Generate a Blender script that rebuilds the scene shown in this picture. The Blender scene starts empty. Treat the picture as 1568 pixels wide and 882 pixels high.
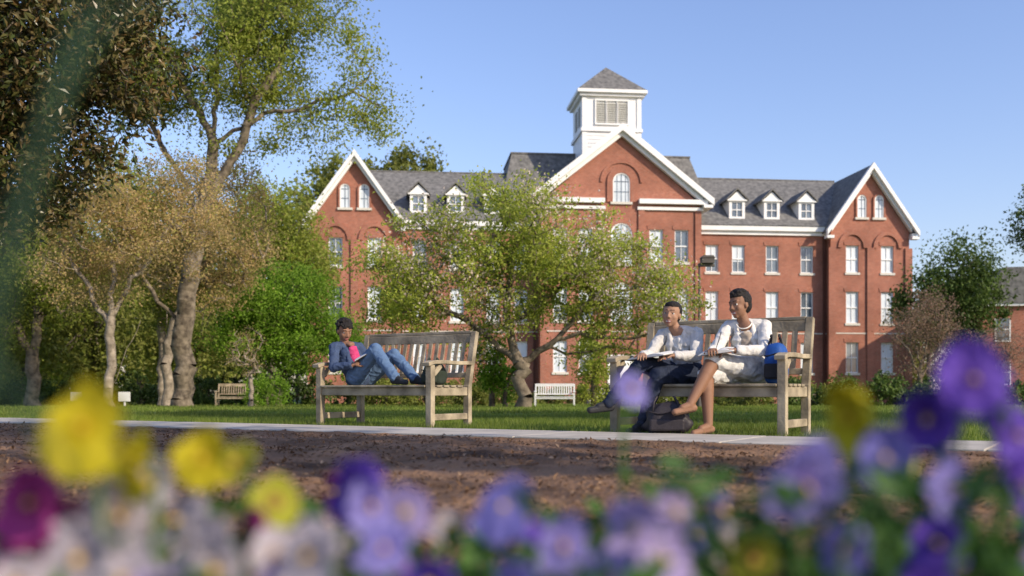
import bpy, math, random
import numpy as np
from mathutils import Vector, noise, Matrix
R = np.random.default_rng(7); random.seed(7)
S = bpy.context.scene
S.view_settings.view_transform='Standard'; S.view_settings.look='None'; S.view_settings.exposure=0
# ------------------------------------------------------------ helpers
def link(o,parent=None):
    S.collection.objects.link(o)
    if parent: o.parent=parent
    return o
def empty(name,loc=(0,0,0),rz=0):
    e=bpy.data.objects.new(name,None); e.location=loc; e.rotation_euler=(0,0,rz); e.empty_display_size=.2
    return link(e)
def fast(name,V,F,mats,parent=None,smooth=False,midx=None):
    V=np.asarray(V,dtype=np.float32); F=np.asarray(F,dtype=np.int32)
    me=bpy.data.meshes.new(name); me.vertices.add(len(V)); me.vertices.foreach_set('co',V.ravel())
    n,k=F.shape; me.loops.add(n*k); me.loops.foreach_set('vertex_index',F.ravel())
    me.polygons.add(n); me.polygons.foreach_set('loop_start',np.arange(0,n*k,k,dtype=np.int32))
    me.polygons.foreach_set('loop_total',np.full(n,k,dtype=np.int32))
    if midx is not None: me.polygons.foreach_set('material_index',np.asarray(midx,dtype=np.int32))
    me.polygons.foreach_set('use_smooth',np.full(n,smooth,dtype=bool))
    me.update(calc_edges=True); me.validate()
    for m in (mats if isinstance(mats,(list,tuple)) else [mats]): me.materials.append(m)
    return link(bpy.data.objects.new(name,me),parent)
class MB:
    def __init__(s): s.v=[]; s.f=[]
    def poly(s,pts):
        n=len(s.v); s.v+= [tuple(p) for p in pts]; s.f.append(tuple(range(n,n+len(pts))))
    def box(s,x0,x1,y0,y1,z0,z1):
        n=len(s.v)
        s.v+=[(x0,y0,z0),(x1,y0,z0),(x1,y1,z0),(x0,y1,z0),(x0,y0,z1),(x1,y0,z1),(x1,y1,z1),(x0,y1,z1)]
        s.f+=[(n,n+3,n+2,n+1),(n+4,n+5,n+6,n+7),(n,n+1,n+5,n+4),(n+1,n+2,n+6,n+5),(n+2,n+3,n+7,n+6),(n+3,n,n+4,n+7)]
    def prism(s,poly,y0,y1):   # polygon in xz extruded along y
        n=len(s.v); k=len(poly)
        s.v+=[(p[0],y0,p[1]) for p in poly]+[(p[0],y1,p[1]) for p in poly]
        s.f.append(tuple(range(n,n+k))); s.f.append(tuple(range(n+2*k-1,n+k-1,-1)))
        for i in range(k):
            j=(i+1)%k; s.f.append((n+i,n+k+i,n+k+j,n+j))
    def beam(s,a,b,w,h,up=(0,0,1)):
        a=Vector(a);b=Vector(b);d=(b-a).normalized();u=Vector(up)
        if abs(d.dot(u))>.98: u=Vector((0,1,0))
        r=d.cross(u).normalized(); u=r.cross(d).normalized(); n=len(s.v)
        for p in (a,b):
            for sx,sz in((-1,-1),(1,-1),(1,1),(-1,1)): s.v.append(tuple(p+r*sx*w/2+u*sz*h/2))
        s.f+=[(n,n+3,n+2,n+1),(n+4,n+5,n+6,n+7)]
        for i in range(4):
            j=(i+1)%4; s.f.append((n+i,n+j,n+4+j,n+4+i))
    def tube(s,pts,rad,k=8,closed=False):
        pts=[Vector(p) for p in pts]; n=len(s.v); m=len(pts)
        for i,p in enumerate(pts):
            d=(pts[min(i+1,m-1)]-pts[max(i-1,0)]).normalized(); u=Vector((0,0,1)) if abs(d.z)<.9 else Vector((0,1,0))
            r=d.cross(u).normalized(); u=r.cross(d); rr=rad[i] if isinstance(rad,(list,tuple)) else rad
            for j in range(k):
                a=2*math.pi*j/k; s.v.append(tuple(p+(r*math.cos(a)+u*math.sin(a))*rr))
        for i in range(m-1):
            for j in range(k):
                q=(j+1)%k; s.f.append((n+i*k+j,n+i*k+q,n+(i+1)*k+q,n+(i+1)*k+j))
        s.f.append(tuple(n+j for j in range(k))[::-1]); s.f.append(tuple(n+(m-1)*k+j for j in range(k)))
    def obj(s,name,mat,parent=None,bevel=0,smooth=False):
        me=bpy.data.meshes.new(name); me.from_pydata(s.v,[],s.f); me.materials.append(mat)
        if smooth:
            for p in me.polygons: p.use_smooth=True
        o=link(bpy.data.objects.new(name,me),parent)
        if bevel:
            m=o.modifiers.new('b','BEVEL'); m.width=bevel; m.segments=2; m.limit_method='ANGLE'
        return o
# ------------------------------------------------------------ materials
def newmat(name):
    m=bpy.data.materials.new(name); m.use_nodes=True; nt=m.node_tree
    return m,nt,nt.nodes['Principled BSDF']
def simple(name,c,rough=.7,var=.15,scale=8,bump=0,metal=0,spec=.3,c2=None,detail=5,bscale=None):
    m,nt,b=newmat(name); b.inputs['Roughness'].default_value=rough; b.inputs['Metallic'].default_value=metal
    b.inputs['Specular IOR Level'].default_value=spec
    tc=nt.nodes.new('ShaderNodeTexCoord'); nz=nt.nodes.new('ShaderNodeTexNoise'); nz.inputs['Scale'].default_value=scale; nz.inputs['Detail'].default_value=detail
    nt.links.new(tc.outputs['Object'],nz.inputs['Vector'])
    cr=nt.nodes.new('ShaderNodeValToRGB'); cr.color_ramp.elements[0].position=.3; cr.color_ramp.elements[1].position=.7
    a=[x*(1-var) for x in c]; d=[min(1,x*(1+var)) for x in (c2 or c)]
    cr.color_ramp.elements[0].color=(*a,1); cr.color_ramp.elements[1].color=(*d,1)
    nt.links.new(nz.outputs['Fac'],cr.inputs['Fac']); nt.links.new(cr.outputs['Color'],b.inputs['Base Color'])
    if bump:
        n2=nz
        if bscale:
            n2=nt.nodes.new('ShaderNodeTexNoise'); n2.inputs['Scale'].default_value=bscale; n2.inputs['Detail'].default_value=6; nt.links.new(tc.outputs['Object'],n2.inputs['Vector'])
        bp=nt.nodes.new('ShaderNodeBump'); bp.inputs['Strength'].default_value=bump; bp.inputs['Distance'].default_value=.02
        nt.links.new(n2.outputs['Fac'],bp.inputs['Height']); nt.links.new(bp.outputs['Normal'],b.inputs['Normal'])
    return m
def leafmat(name,cols,trans=.4,nscale=.5,dark=.6,rough=.55):
    m,nt,b=newmat(name); N=nt.nodes; L=nt.links; b.inputs['Roughness'].default_value=rough; b.inputs['Specular IOR Level'].default_value=.25
    g=N.new('ShaderNodeNewGeometry'); cr=N.new('ShaderNodeValToRGB'); e=cr.color_ramp.elements
    for i,c in enumerate(cols):
        pos=i/(len(cols)-1)
        if i<1: el=e[0]; el.position=0
        elif i==len(cols)-1: el=e[len(e)-1]; el.position=1
        else: el=e.new(pos)
        el.color=(*c,1)
    L.new(g.outputs['Random Per Island'],cr.inputs['Fac'])
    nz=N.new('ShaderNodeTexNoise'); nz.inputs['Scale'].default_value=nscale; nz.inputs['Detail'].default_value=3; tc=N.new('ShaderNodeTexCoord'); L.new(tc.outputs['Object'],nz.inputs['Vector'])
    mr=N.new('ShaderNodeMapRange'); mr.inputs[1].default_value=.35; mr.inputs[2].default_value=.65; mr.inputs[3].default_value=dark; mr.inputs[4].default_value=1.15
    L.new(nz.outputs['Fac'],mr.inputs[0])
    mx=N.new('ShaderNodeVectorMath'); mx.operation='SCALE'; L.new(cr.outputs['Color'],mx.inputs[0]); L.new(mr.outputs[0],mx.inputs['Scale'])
    L.new(mx.outputs[0],b.inputs['Base Color'])
    if trans>0:
        t=N.new('ShaderNodeBsdfTranslucent'); L.new(mx.outputs[0],t.inputs['Color']); ms=N.new('ShaderNodeMixShader'); ms.inputs[0].default_value=trans
        L.new(b.outputs[0],ms.inputs[1]); L.new(t.outputs[0],ms.inputs[2]); L.new(ms.outputs[0],N['Material Output'].inputs['Surface'])
    return m
def brickmat():
    m,nt,b=newmat('red_brick'); N=nt.nodes; L=nt.links; b.inputs['Roughness'].default_value=.85; b.inputs['Specular IOR Level'].default_value=.15
    tc=N.new('ShaderNodeTexCoord'); sp=N.new('ShaderNodeSeparateXYZ'); L.new(tc.outputs['Object'],sp.inputs[0])
    ad=N.new('ShaderNodeMath'); L.new(sp.outputs[0],ad.inputs[0]); L.new(sp.outputs[1],ad.inputs[1]); cb=N.new('ShaderNodeCombineXYZ'); L.new(ad.outputs[0],cb.inputs[0]); L.new(sp.outputs[2],cb.inputs[1])
    br=N.new('ShaderNodeTexBrick'); L.new(cb.outputs[0],br.inputs['Vector']); br.inputs['Scale'].default_value=1
    br.inputs['Brick Width'].default_value=.23; br.inputs['Row Height'].default_value=.08; br.inputs['Mortar Size'].default_value=.008
    br.inputs['Color1'].default_value=(.39,.135,.082,1); br.inputs['Color2'].default_value=(.27,.088,.055,1); br.inputs['Mortar'].default_value=(.38,.27,.21,1)
    nz=N.new('ShaderNodeTexNoise'); nz.inputs['Scale'].default_value=.35; nz.inputs['Detail'].default_value=8; nz.inputs['Roughness'].default_value=.65; L.new(tc.outputs['Object'],nz.inputs['Vector'])
    mr=N.new('ShaderNodeMapRange'); mr.inputs[1].default_value=.3; mr.inputs[2].default_value=.7; mr.inputs[3].default_value=.70; mr.inputs[4].default_value=1.18; L.new(nz.outputs['Fac'],mr.inputs[0])
    vm=N.new('ShaderNodeVectorMath'); vm.operation='SCALE'; L.new(br.outputs['Color'],vm.inputs[0]); L.new(mr.outputs[0],vm.inputs['Scale']); L.new(vm.outputs[0],b.inputs['Base Color'])
    return m
M_brick=brickmat()
M_white=simple('white_paint',(.78,.78,.76),.5,.06,1.5)
M_roof=simple('slate_shingle',(.12,.12,.115),.8,.25,3,c2=(.175,.17,.16))
M_glass=simple('window_glass',(.12,.15,.18),.08,.5,.9,spec=.8)
M_blind=simple('window_blind',(.60,.66,.70),.35,.12,.7,spec=.6)
M_stone=simple('sill_stone',(.6,.57,.5),.8,.08,3)
M_pipe=simple('copper_downpipe',(.12,.045,.03),.6,.1,3)
M_louver=simple('louver_wood',(.42,.42,.38),.7,.1,4)
M_bark=simple('bark',(.085,.066,.048),.95,.45,5,bump=.8,c2=(.17,.14,.10),bscale=14)
M_barkl=simple('bark_pale',(.20,.165,.12),.95,.4,5,bump=.7,c2=(.28,.235,.18),bscale=14)
M_wood=simple('weathered_teak',(.21,.17,.115),.8,.3,6,bump=.25,c2=(.35,.29,.20),bscale=40)
M_conc=simple('path_concrete',(.44,.40,.345),.9,.18,3,bump=.2,bscale=30)
# ------------------------------------------------------------ terrain
def gz(y):
    t=min(max(y-12,0),80); return -.0105*t*min(1,t/15)
def ground():
    ys=[-60,-20,-5,0,3,6,8,10,12,14,16,18,20,23,26,30,35,40,50,60,70,80,92,110,150,250,500,1500]
    xs=[-1500,-500,-200,-100,-60,-30,-15,-8,-4,0,4,8,15,30,60,100,200,500,1500]
    V=[(x,y,gz(y)) for y in ys for x in xs]; k=len(xs)
    F=[(j*k+i,j*k+i+1,(j+1)*k+i+1,(j+1)*k+i) for j in range(len(ys)-1) for i in range(k-1)]
    m=simple('lawn_ground',(.075,.11,.02),.95,.35,.9,bump=.5,c2=(.13,.17,.04),bscale=25)
    fast('ground_lawn',V,F,m,smooth=True)
ground()
PD=Vector((.857,-.515,0)); PT=Vector((-.515,-.857,0)); N0=Vector((0,6.95,0))
def pt(s,t,z=0): p=N0+PD*s+PT*t; return (p.x,p.y,z)
mb=MB(); s=-45.
e=empty('garden_path')
while s<30:
    p=[pt(s+.006,-1.02),pt(s+1.494,-1.02),pt(s+1.494,-.02),pt(s+.006,-.02)]
    n=len(mb.v); h=.03+R.uniform(-.002,.002)
    mb.v+=[(a,b,-.1+min(0,gz(b))) for a,b,_ in p]+[(a,b,h+gz(b)) for a,b,_ in p]
    mb.f+=[(n+4,n+5,n+6,n+7)]+[(n+i,n+(i+1)%4,n+4+(i+1)%4,n+4+i) for i in range(4)]
    s+=1.5
o=mb.obj('path_slabs',M_conc,e,bevel=.006)
def mulch_h(x,y):
    return .012+.035*noise.noise((x*1.3,y*1.3,0))*1+.022*noise.noise((x*6,y*6,3))+.012*noise.noise((x*19,y*19,5))
ss=np.linspace(-15,11,420); ts=np.concatenate([np.linspace(.02,6,200),np.linspace(6.2,14,12)])
V=[];
for t in ts:
    for s_ in ss:
        x,y,_=pt(s_,t); ed=min(1,(t-.02)/.25); V.append((x,y,.02+gz(y)+ max(-.01,mulch_h(x,y))*ed))
k=len(ss); I=np.arange(len(ts)-1)[:,None]*k+np.arange(k-1)[None,:]; I=I.ravel()
F=np.stack([I,I+k,I+k+1,I+1],1)
M_mulch=simple('mulch_soil',(.13,.068,.036),.98,.5,1.7,bump=1.0,c2=(.235,.135,.075),bscale=45,detail=9)
bed=empty('mulch_bed'); fast('soil',V,F,M_mulch,bed,smooth=True)
def leafquads(P,size,aspect=.5,droop=0,flat=0,rng=R,fold=.25):
    n=len(P); d=rng.normal(size=(n,3)); d[:,2]=d[:,2]*(1-flat)-droop; d/=np.linalg.norm(d,axis=1)[:,None]
    q=rng.normal(size=(n,3)); q[:,2]*= (1-flat); r=np.cross(d,q); 
    if flat>0: r=np.cross(d,np.array([0,0,1.])+rng.normal(size=(n,3))*(1-flat)*.6)
    r/=np.linalg.norm(r,axis=1)[:,None]+1e-9; nn=np.cross(r,d)
    L=(size*rng.uniform(.6,1.3,n))[:,None]; W=L*aspect
    a=P-d*L/2; c=P+d*L/2; b=P+r*W/2+nn*W*fold; e_=P-r*W/2+nn*W*fold
    V=np.stack([a,b,c,e_],1).reshape(-1,3); F=np.arange(4*n).reshape(n,4); return V,F
n=42000; s_=R.uniform(-12,9,n); t_=R.uniform(.05,1,n)**.8*6
P=np.array([pt(a,b) for a,b in zip(s_,t_)]); P[:,2]=[.03+max(-.01,mulch_h(x,y))*1+gz(y) for x,y,_ in P]
V,F=leafquads(P,.030,.45,flat=.6)
M_chip=leafmat('mulch_chip',[(.08,.04,.022),(.17,.095,.05),(.27,.165,.095),(.12,.065,.037),(.38,.26,.165)],0,.9,.6,.9)
fast('bark_chips',V,F,M_chip,bed)
def blades(n,x0,x1,y0,y1,h,w):
    x=R.uniform(x0,x1,n); y=R.uniform(y0,y1,n)
    far=(x*.515+(y-6.95)*.857)>1.04; x=x[far]; y=y[far]; n=len(x)
    z=np.array([gz(b) for b in y]); a=R.uniform(0,math.pi,n); hh=h*R.uniform(.5,1.3,n)
    hh*= 1+.45*np.sin(x*2.1+y)*np.sin(y*1.7)
    ca,sa=np.cos(a)*w/2,np.sin(a)*w/2; lx=R.normal(size=n)*h*.4; ly=R.normal(size=n)*h*.4
    return np.stack([np.stack([x-ca,y-sa,z],1),np.stack([x+ca,y+sa,z],1),np.stack([x+lx,y+ly,z+hh],1)],1).reshape(-1,3)
V=np.concatenate([blades(170000,-9,8,6,14,.05,.007),blades(100000,-14,13,14,30,.055,.016),blades(50000,-30,28,30,60,.07,.04)])
M_grass=leafmat('grass_blades',[(.12,.19,.02),(.18,.26,.035),(.29,.33,.07),(.14,.21,.025)],.45,.35,.55)
fast('lawn_grass',V,np.arange(len(V)).reshape(-1,3),M_grass)
# ------------------------------------------------------------ building
def brick_hall():
    B=empty('brick_college_hall',(9.2,87,0),math.radians(6))
    W=MB();T=MB();RF=MB();G=MB();BL=MB();ST=MB();PI=MB();LV=MB()
    rr=random.Random(3)
    def win(x,z0,z1,y,w=1.15,arch=False):
        hw=w/2; yb=y+.2
        (G if rr.random()<.4 else BL).poly([(x-hw,yb,z0),(x+hw,yb,z0),(x+hw,yb,z1),(x-hw,yb,z1)])
        zm=(z0+z1)/2
        if rr.random()<.6:
            zb=z1-(z1-z0)*rr.choice([.3,.5,.6]); BL.poly([(x-hw+.02,yb-.01,zb),(x+hw-.02,yb-.01,zb),(x+hw-.02,yb-.01,z1),(x-hw+.02,yb-.01,z1)])
        f=.09
        T.box(x-hw,x-hw+f,yb-.09,yb-.015,z0,z1);T.box(x+hw-f,x+hw,yb-.09,yb-.015,z0,z1)
        T.box(x-hw+f,x+hw-f,yb-.088,yb-.015,z0,z0+f);T.box(x-hw+f,x+hw-f,yb-.088,yb-.015,z1-f,z1);T.box(x-hw+f,x+hw-f,yb-.1,yb-.02,zm-.05,zm+.05)
        T.box(x-.025,x+.025,yb-.06,yb-.012,z0+f,zm-.05);T.box(x-.025,x+.025,yb-.06,yb-.012,zm+.05,z1-f)
        ST.box(x-hw-.12,x+hw+.12,y-.09,y+.19,z0-.2,z0-.003)
        W.prism([(x-hw-.16,z1+.003),(x+hw+.16,z1+.003),(x+hw+.22,z1+.34),(x,z1+.46),(x-hw-.22,z1+.34)],y-.05,y+.1)
    def archwin(x,z0,z1,y,w,ring=.22):
        hw=w/2; zc=z1-hw; K=12
        arc=[(x+hw*math.cos(a),zc+hw*math.sin(a)) for a in [math.pi*i/K for i in range(K+1)]]
        BL.prism([(x-hw,z0),(x+hw,z0)]+arc[0:],y-.012,y+.01)
        for (a,b) in zip(arc[:-1],arc[1:]):
            o=[(x+(p[0]-x)*(hw+ring)/hw,zc+(p[1]-zc)*(hw+ring)/hw) for p in (a,b)]; i_=[(x+(p[0]-x)*(hw-.1)/hw,zc+(p[1]-zc)*(hw-.1)/hw) for p in (a,b)]
            T.prism([i_[0],a,b,i_[1]],y-.09,y-.013); W.prism([a,o[0],o[1],b],y-.14,y+.01)
        for sx in (-1,1):
            T.box(min(x+sx*hw,x+sx*(hw-.1)),max(x+sx*hw,x+sx*(hw-.1)),y-.09,y-.013,z0,zc)
            W.box(min(x+sx*hw,x+sx*(hw+ring)),max(x+sx*hw,x+sx*(hw+ring)),y-.14,y+.01,z0,zc)
        for q in ((-.035,.035),) if w<1.2 else ((-.035,.035),(-hw*.5-.025,-hw*.5+.025),(hw*.5-.025,hw*.5+.025)): G.box(x+q[0],x+q[1],y-.03,y-.0135,z0,z1-.2 if abs(q[0])>.05 else z1-.08)
        for zz in ((z0+zc)/2,zc): G.box(x-hw+.1,x+hw-.1,y-.035,y-.014,zz-.035,zz+.035)
        ST.box(x-hw-.2,x+hw+.2,y-.18,y+.05,z0-.2,z0)
    def wall(x0,x1,z0,z1,y,holes):
        xs=sorted(set([x0,x1]+[h[0] for h in holes]+[h[1] for h in holes])); zs=sorted(set([z0,z1]+[h[2] for h in holes]+[h[3] for h in holes]))
        for i in range(len(xs)-1):
            for j in range(len(zs)-1):
                cx=(xs[i]+xs[i+1])/2; cz=(zs[j]+zs[j+1])/2
                if any(h[0]<cx<h[1] and h[2]<cz<h[3] for h in holes): continue
                W.poly([(xs[i],y,zs[j]),(xs[i+1],y,zs[j]),(xs[i+1],y,zs[j+1]),(xs[i],y,zs[j+1])])
        for a,b,c,d in holes:
            W.poly([(a,y,c),(a,y,d),(a,y+.25,d),(a,y+.25,c)]);W.poly([(b,y,d),(b,y,c),(b,y+.25,c),(b,y+.25,d)])
            W.poly([(a,y,d),(b,y,d),(b,y+.25,d),(a,y+.25,d)]);W.poly([(a,y,c),(a,y+.25,c),(b,y+.25,c),(b,y,c)])
    rows=[(10.8,13.2),(6.3,9.1),(1.9,4.6)]
    def sect(x0,x1,y,cols,zt,rows=rows,w=1.15):
        hs=[(c-w/2,c+w/2,a,b) for c in cols for a,b in rows]; wall(x0,x1,-2,zt,y,hs)
        for c in cols:
            for a,b in rows: win(c,a,b,y,w)
        ST.box(x0+.01,x1-.01,y-.04,y+.02,5.36,5.46)
    for s in (1,-1):
        cols=[8.5,10.9,14.0,17.2]; xr=sorted([s*7,s*19]); sect(xr[0],xr[1],0,[s*c for c in cols],14.6)
        T.box(xr[0],xr[1],-.45,.05,14.45,14.9); T.box(xr[0],xr[1],-.2,.04,14.12,14.44)
        xr=sorted([s*19,s*26.3]); sect(xr[0],xr[1],-.9,[s*21,s*24.25],14.75); c=s*22.65
        W.poly([(c-3.65,-.9,14.75),(c+3.65,-.9,14.75),(c,-.9,20.0)])
        W.poly([(s*26.3,-.9,-2),(s*26.3,17,-2),(s*26.3,17,14.75),(s*26.3,-.9,14.75)])
        W.poly([(s*19,-.9,-2),(s*19,0,-2),(s*19,0,14.75),(s*19,-.9,14.75)])
        for dx in(-.8,.8): archwin(c+dx,15.7,17.7,-.9,.85,.14)
        for cx in (s*21,s*24.25):
            for i in range(10):
                a0=math.pi*i/10;a1=math.pi*(i+1)/10
                W.prism([(cx+1.0*math.cos(a0),13.0+1.15*math.sin(a0)),(cx+1.35*math.cos(a0),13.0+1.5*math.sin(a0)),(cx+1.35*math.cos(a1),13.0+1.5*math.sin(a1)),(cx+1.0*math.cos(a1),13.0+1.15*math.sin(a1))],-1.05,-.88)
        for px in (c-3.55,c,c+3.55): W.box(px-.32,px+.32,-1.06,-.88,-2,13.0)
        for d in(1,-1):
            RF.prism([(c,20.35),(c,20.1),(c+d*4.15,14.25),(c+d*4.15,14.5)],-1.5,16)
            T.prism([(c,20.48),(c,19.95),(c+d*4.25,14.0),(c+d*4.25,14.5)],-1.7,-1.35)
            T.prism([(c,20.0),(c,19.6),(c+d*3.7,14.4),(c+d*3.7,14.8)],-1.34,-.95)
        T.box(min(c+s*3.7,c+s*4.1),max(c+s*3.7,c+s*4.1),-1.34,15,14.0,14.3)
        T.box(c-4.25,c-3.6,-1.6,-.95,13.75,14.0);T.box(c+3.6,c+4.25,-1.6,-.95,13.75,14.0)
        for yy in(2.5,6.5,10.5):
            for a,b in rows:
                xx=s*26.3; x_=sorted([xx+s*.02,xx+s*.06]); G.box(x_[0],x_[1],yy-.5,yy+.5,a,b)
                x_=sorted([xx+s*.065,xx+s*.1]); T.box(x_[0],x_[1],yy-.5,yy+.5,(a+b)/2-.05,(a+b)/2+.05)
                x_=sorted([xx+s*.01,xx+s*.12]); T.box(x_[0],x_[1],yy-.62,yy-.502,a,b);T.box(x_[0],x_[1],yy+.502,yy+.62,a,b);T.box(x_[0],x_[1],yy-.62,yy+.62,a-.15,a-.003);T.box(x_[0],x_[1],yy-.62,yy+.62,b+.003,b+.12)
        xr=sorted([s*3,s*22.6])
        for q in ([(xr[0],-.55,14.92),(xr[1],-.55,14.92),(xr[1],6.5,20.45),(xr[0],6.5,20.45)],[(xr[0],6.5,20.45),(xr[1],6.5,20.45),(xr[1],14,14.92),(xr[0],14,14.92)]):
            RF.poly(q)
        RF.box(xr[0],xr[1],6.4,6.6,20.40,20.52)
        for dx in (10.9,14.1,17.3):
            x=s*dx; y=.35
            T.box(x-.72,x-.47,y,y+3,15.5,17.3);T.box(x+.47,x+.72,y,y+3,15.5,17.3);T.box(x-.469,x+.469,y+.003,y+.4,15.5,15.8);T.box(x-.469,x+.469,y+.003,y+.4,17.05,17.3)
            G.box(x-.469,x+.469,y+.12,y+.16,15.8,17.05); T.box(x-.03,x+.03,y+.05,y+.115,15.8,17.05);T.box(x-.469,x+.469,y+.045,y+.11,16.37,16.45)
            T.prism([(x-.8,17.303),(x+.8,17.303),(x,18.05)],y-.05,y+.1); T.box(x-.9,x+.9,y-.15,y+.12,17.18,17.3)
            for d in (1,-1): RF.prism([(x,18.35),(x,18.2),(x+d*1.02,17.2),(x+d*1.02,17.33)],y-.22,y+4.2)
        for px in (s*7.3,s*18.75): PI.box(px-.1,px+.1,-.16,-.01,-1.5,14.1)
    y=-1.6; cols=[-5.3,-3.07,3.07,5.3]; rw=[(11.4,14.2),(6.3,9.1),(1.9,4.6)]
    sect(-7,7,y,cols,16.4,rw,1.2)
    W.poly([(-7,y,16.4),(7,y,16.4),(0,y,22.3)])
    for s in(1,-1):
        W.poly([(s*7,y,-2),(s*7,0,-2),(s*7,0,16.4),(s*7,y,16.4)]); W.poly([(s*7,0,14),(s*7,9,14),(s*7,9,17),(s*7,0,17)])
        for px in(s*6.75,s*1.75): W.box(px-.27,px+.27,y-.14,y+.02,-2,15.9)
        T.box(min(s*1.5,s*7.5),max(s*1.5,s*7.5),y-.5,y-.005,16.35,16.75); T.box(min(s*1.4,s*7.2),max(s*1.4,s*7.2),y-.2,y-.006,15.85,16.12)
        RF.prism([(0,23.0),(0,22.75),(s*7.9,16.5),(s*7.9,16.75)],y-.55,9)
        T.prism([(0,23.13),(0,22.5),(s*8.0,16.25),(s*8.0,16.83)],y-.75,y-.4)
        T.prism([(0,22.55),(0,22.1),(s*7.1,16.5),(s*7.1,16.9)],y-.39,y-.01)
        T.box(min(s*7.1,s*7.9),max(s*7.1,s*7.9),y-.7,3,16.05,16.3)
    archwin(0,16.5,19.0,y,1.5,.5); archwin(0,11.2,14.7,y,1.9,.35); archwin(0,6.2,9.6,y,1.9,.3)
    for i in range(14):
        a0=math.pi*i/14;a1=math.pi*(i+1)/14; f=lambda a,r:(r*math.cos(a),18.2+r*math.sin(a))
        W.prism([f(a0,1.65),f(a0,1.85),f(a1,1.85),f(a1,1.65)],y-.12,y+.01)
    ST.box(-3,3,-4.5,-1.6,-1.5,.5); ST.box(-3.4,3.4,-5.2,-4.5,-1.5,.1); T.box(-1.2,1.2,y-.1,y-.01,.5,3.4)
    RF.poly([(-9.4,5,19),(9.2,5,19),(8.3,6.5,22.4),(-8.6,6.5,22.4)]);RF.poly([(9.2,5,19),(9.2,15,19),(8.3,13.5,22.4),(8.3,6.5,22.4)]);RF.poly([(-9.4,15,19),(-9.4,5,19),(-8.6,6.5,22.4),(-8.6,13.5,22.4)])
    RF.box(-8.7,8.4,6.4,13.6,22.35,22.5); W.box(-9.3,9.1,5.1,15,14,18.98)
    W.poly([(-26.3,17,-2),(26.3,17,-2),(26.3,17,14.7),(-26.3,17,14.7)])
    a=2.62; y0=2.4;y1=7.64
    T.box(-a,a,y0,y1,19,27.0)
    T.box(-a-.18,a+.18,y0-.18,y1+.18,23.55,23.85); T.box(-a-.3,a+.3,y0-.3,y1+.3,26.7,26.95); T.box(-a-.55,a+.55,y0-.55,y1+.55,26.96,27.25)
    for sx in(-1,1):
        T.box(sx*(a-.12)-.2,sx*(a-.12)+.2,y0-.09,y0-.003,19,23.5);T.box(sx*(a-.12)-.2,sx*(a-.12)+.2,y0-.09,y0-.003,23.87,26.68)
    for i in range(13): T.box(-a+.3,a-.3,y0-.035,y0-.002,19.1+i*.34,19.36+i*.34)
    for i in(-1,0,1):
        x=i*1.0
        for j in range(9): LV.poly([(x-.42,y0-.12,24.4+j*.2),(x+.42,y0-.12,24.4+j*.2),(x+.42,y0-.02,24.58+j*.2),(x-.42,y0-.02,24.58+j*.2)])
        for d in(-1,1): T.box(x+d*.49-.06,x+d*.49+.06,y0-.14,y0-.003,24.3,26.3)
    T.box(-1.55,1.55,y0-.15,y0-.004,26.3,26.45);T.box(-1.55,1.55,y0-.17,y0-.004,24.15,24.3)
    for sx in(-1,1):
        for j in range(9):
            for yy in (4.2,5.8): LV.box(min(sx*(a+.02),sx*(a+.07)),max(sx*(a+.02),sx*(a+.07)),yy-.5,yy+.5,24.4+j*.2,24.5+j*.2)
    b=a+.5; yc=(y0+y1)/2; pk=(0,yc,30.2); zb=27.26
    c4=[(-b,yc-b,zb),(b,yc-b,zb),(b,yc+b,zb),(-b,yc+b,zb)]
    for i in range(4): RF.poly([c4[i],c4[(i+1)%4],pk])
    W.obj('walls',M_brick,B);T.obj('white_trim',M_white,B);RF.obj('roof',M_roof,B);G.obj('window_panes',M_glass,B);BL.obj('window_blinds',M_blind,B)
    ST.obj('stone_sills',M_stone,B);PI.obj('downpipes',M_pipe,B);LV.obj('tower_louvers',M_louver,B)
brick_hall()
def side_house():
    B=empty('brick_house',(43.2,80,0),math.radians(-12)); W=MB();RF=MB();T=MB();G=MB()
    W.box(-5,7,0,9,-2,7.4); RF.prism([(-5.4,7.4),(7.4,7.4),(5.5,10.3),(-3.5,10.3)],-.4,9.4); T.box(-5.3,7.3,-.3,9.3,7.18,7.38)
    for x in (-3.5,-1,1.5,4):
        for z in(.9,4.4):
            G.box(x-.5,x+.5,-.03,-.01,z,z+1.8);T.box(x-.6,x-.502,-.07,-.002,z,z+1.8);T.box(x+.502,x+.6,-.07,-.002,z,z+1.8);T.box(x-.6,x+.6,-.08,-.002,z-.1,z-.002);T.box(x-.5,x+.5,-.06,-.031,z+.86,z+.94)
    W.obj('walls',M_brick,B);RF.obj('roof',M_roof,B);T.obj('trim',M_white,B);G.obj('windows',M_glass,B)
side_house()
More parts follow.
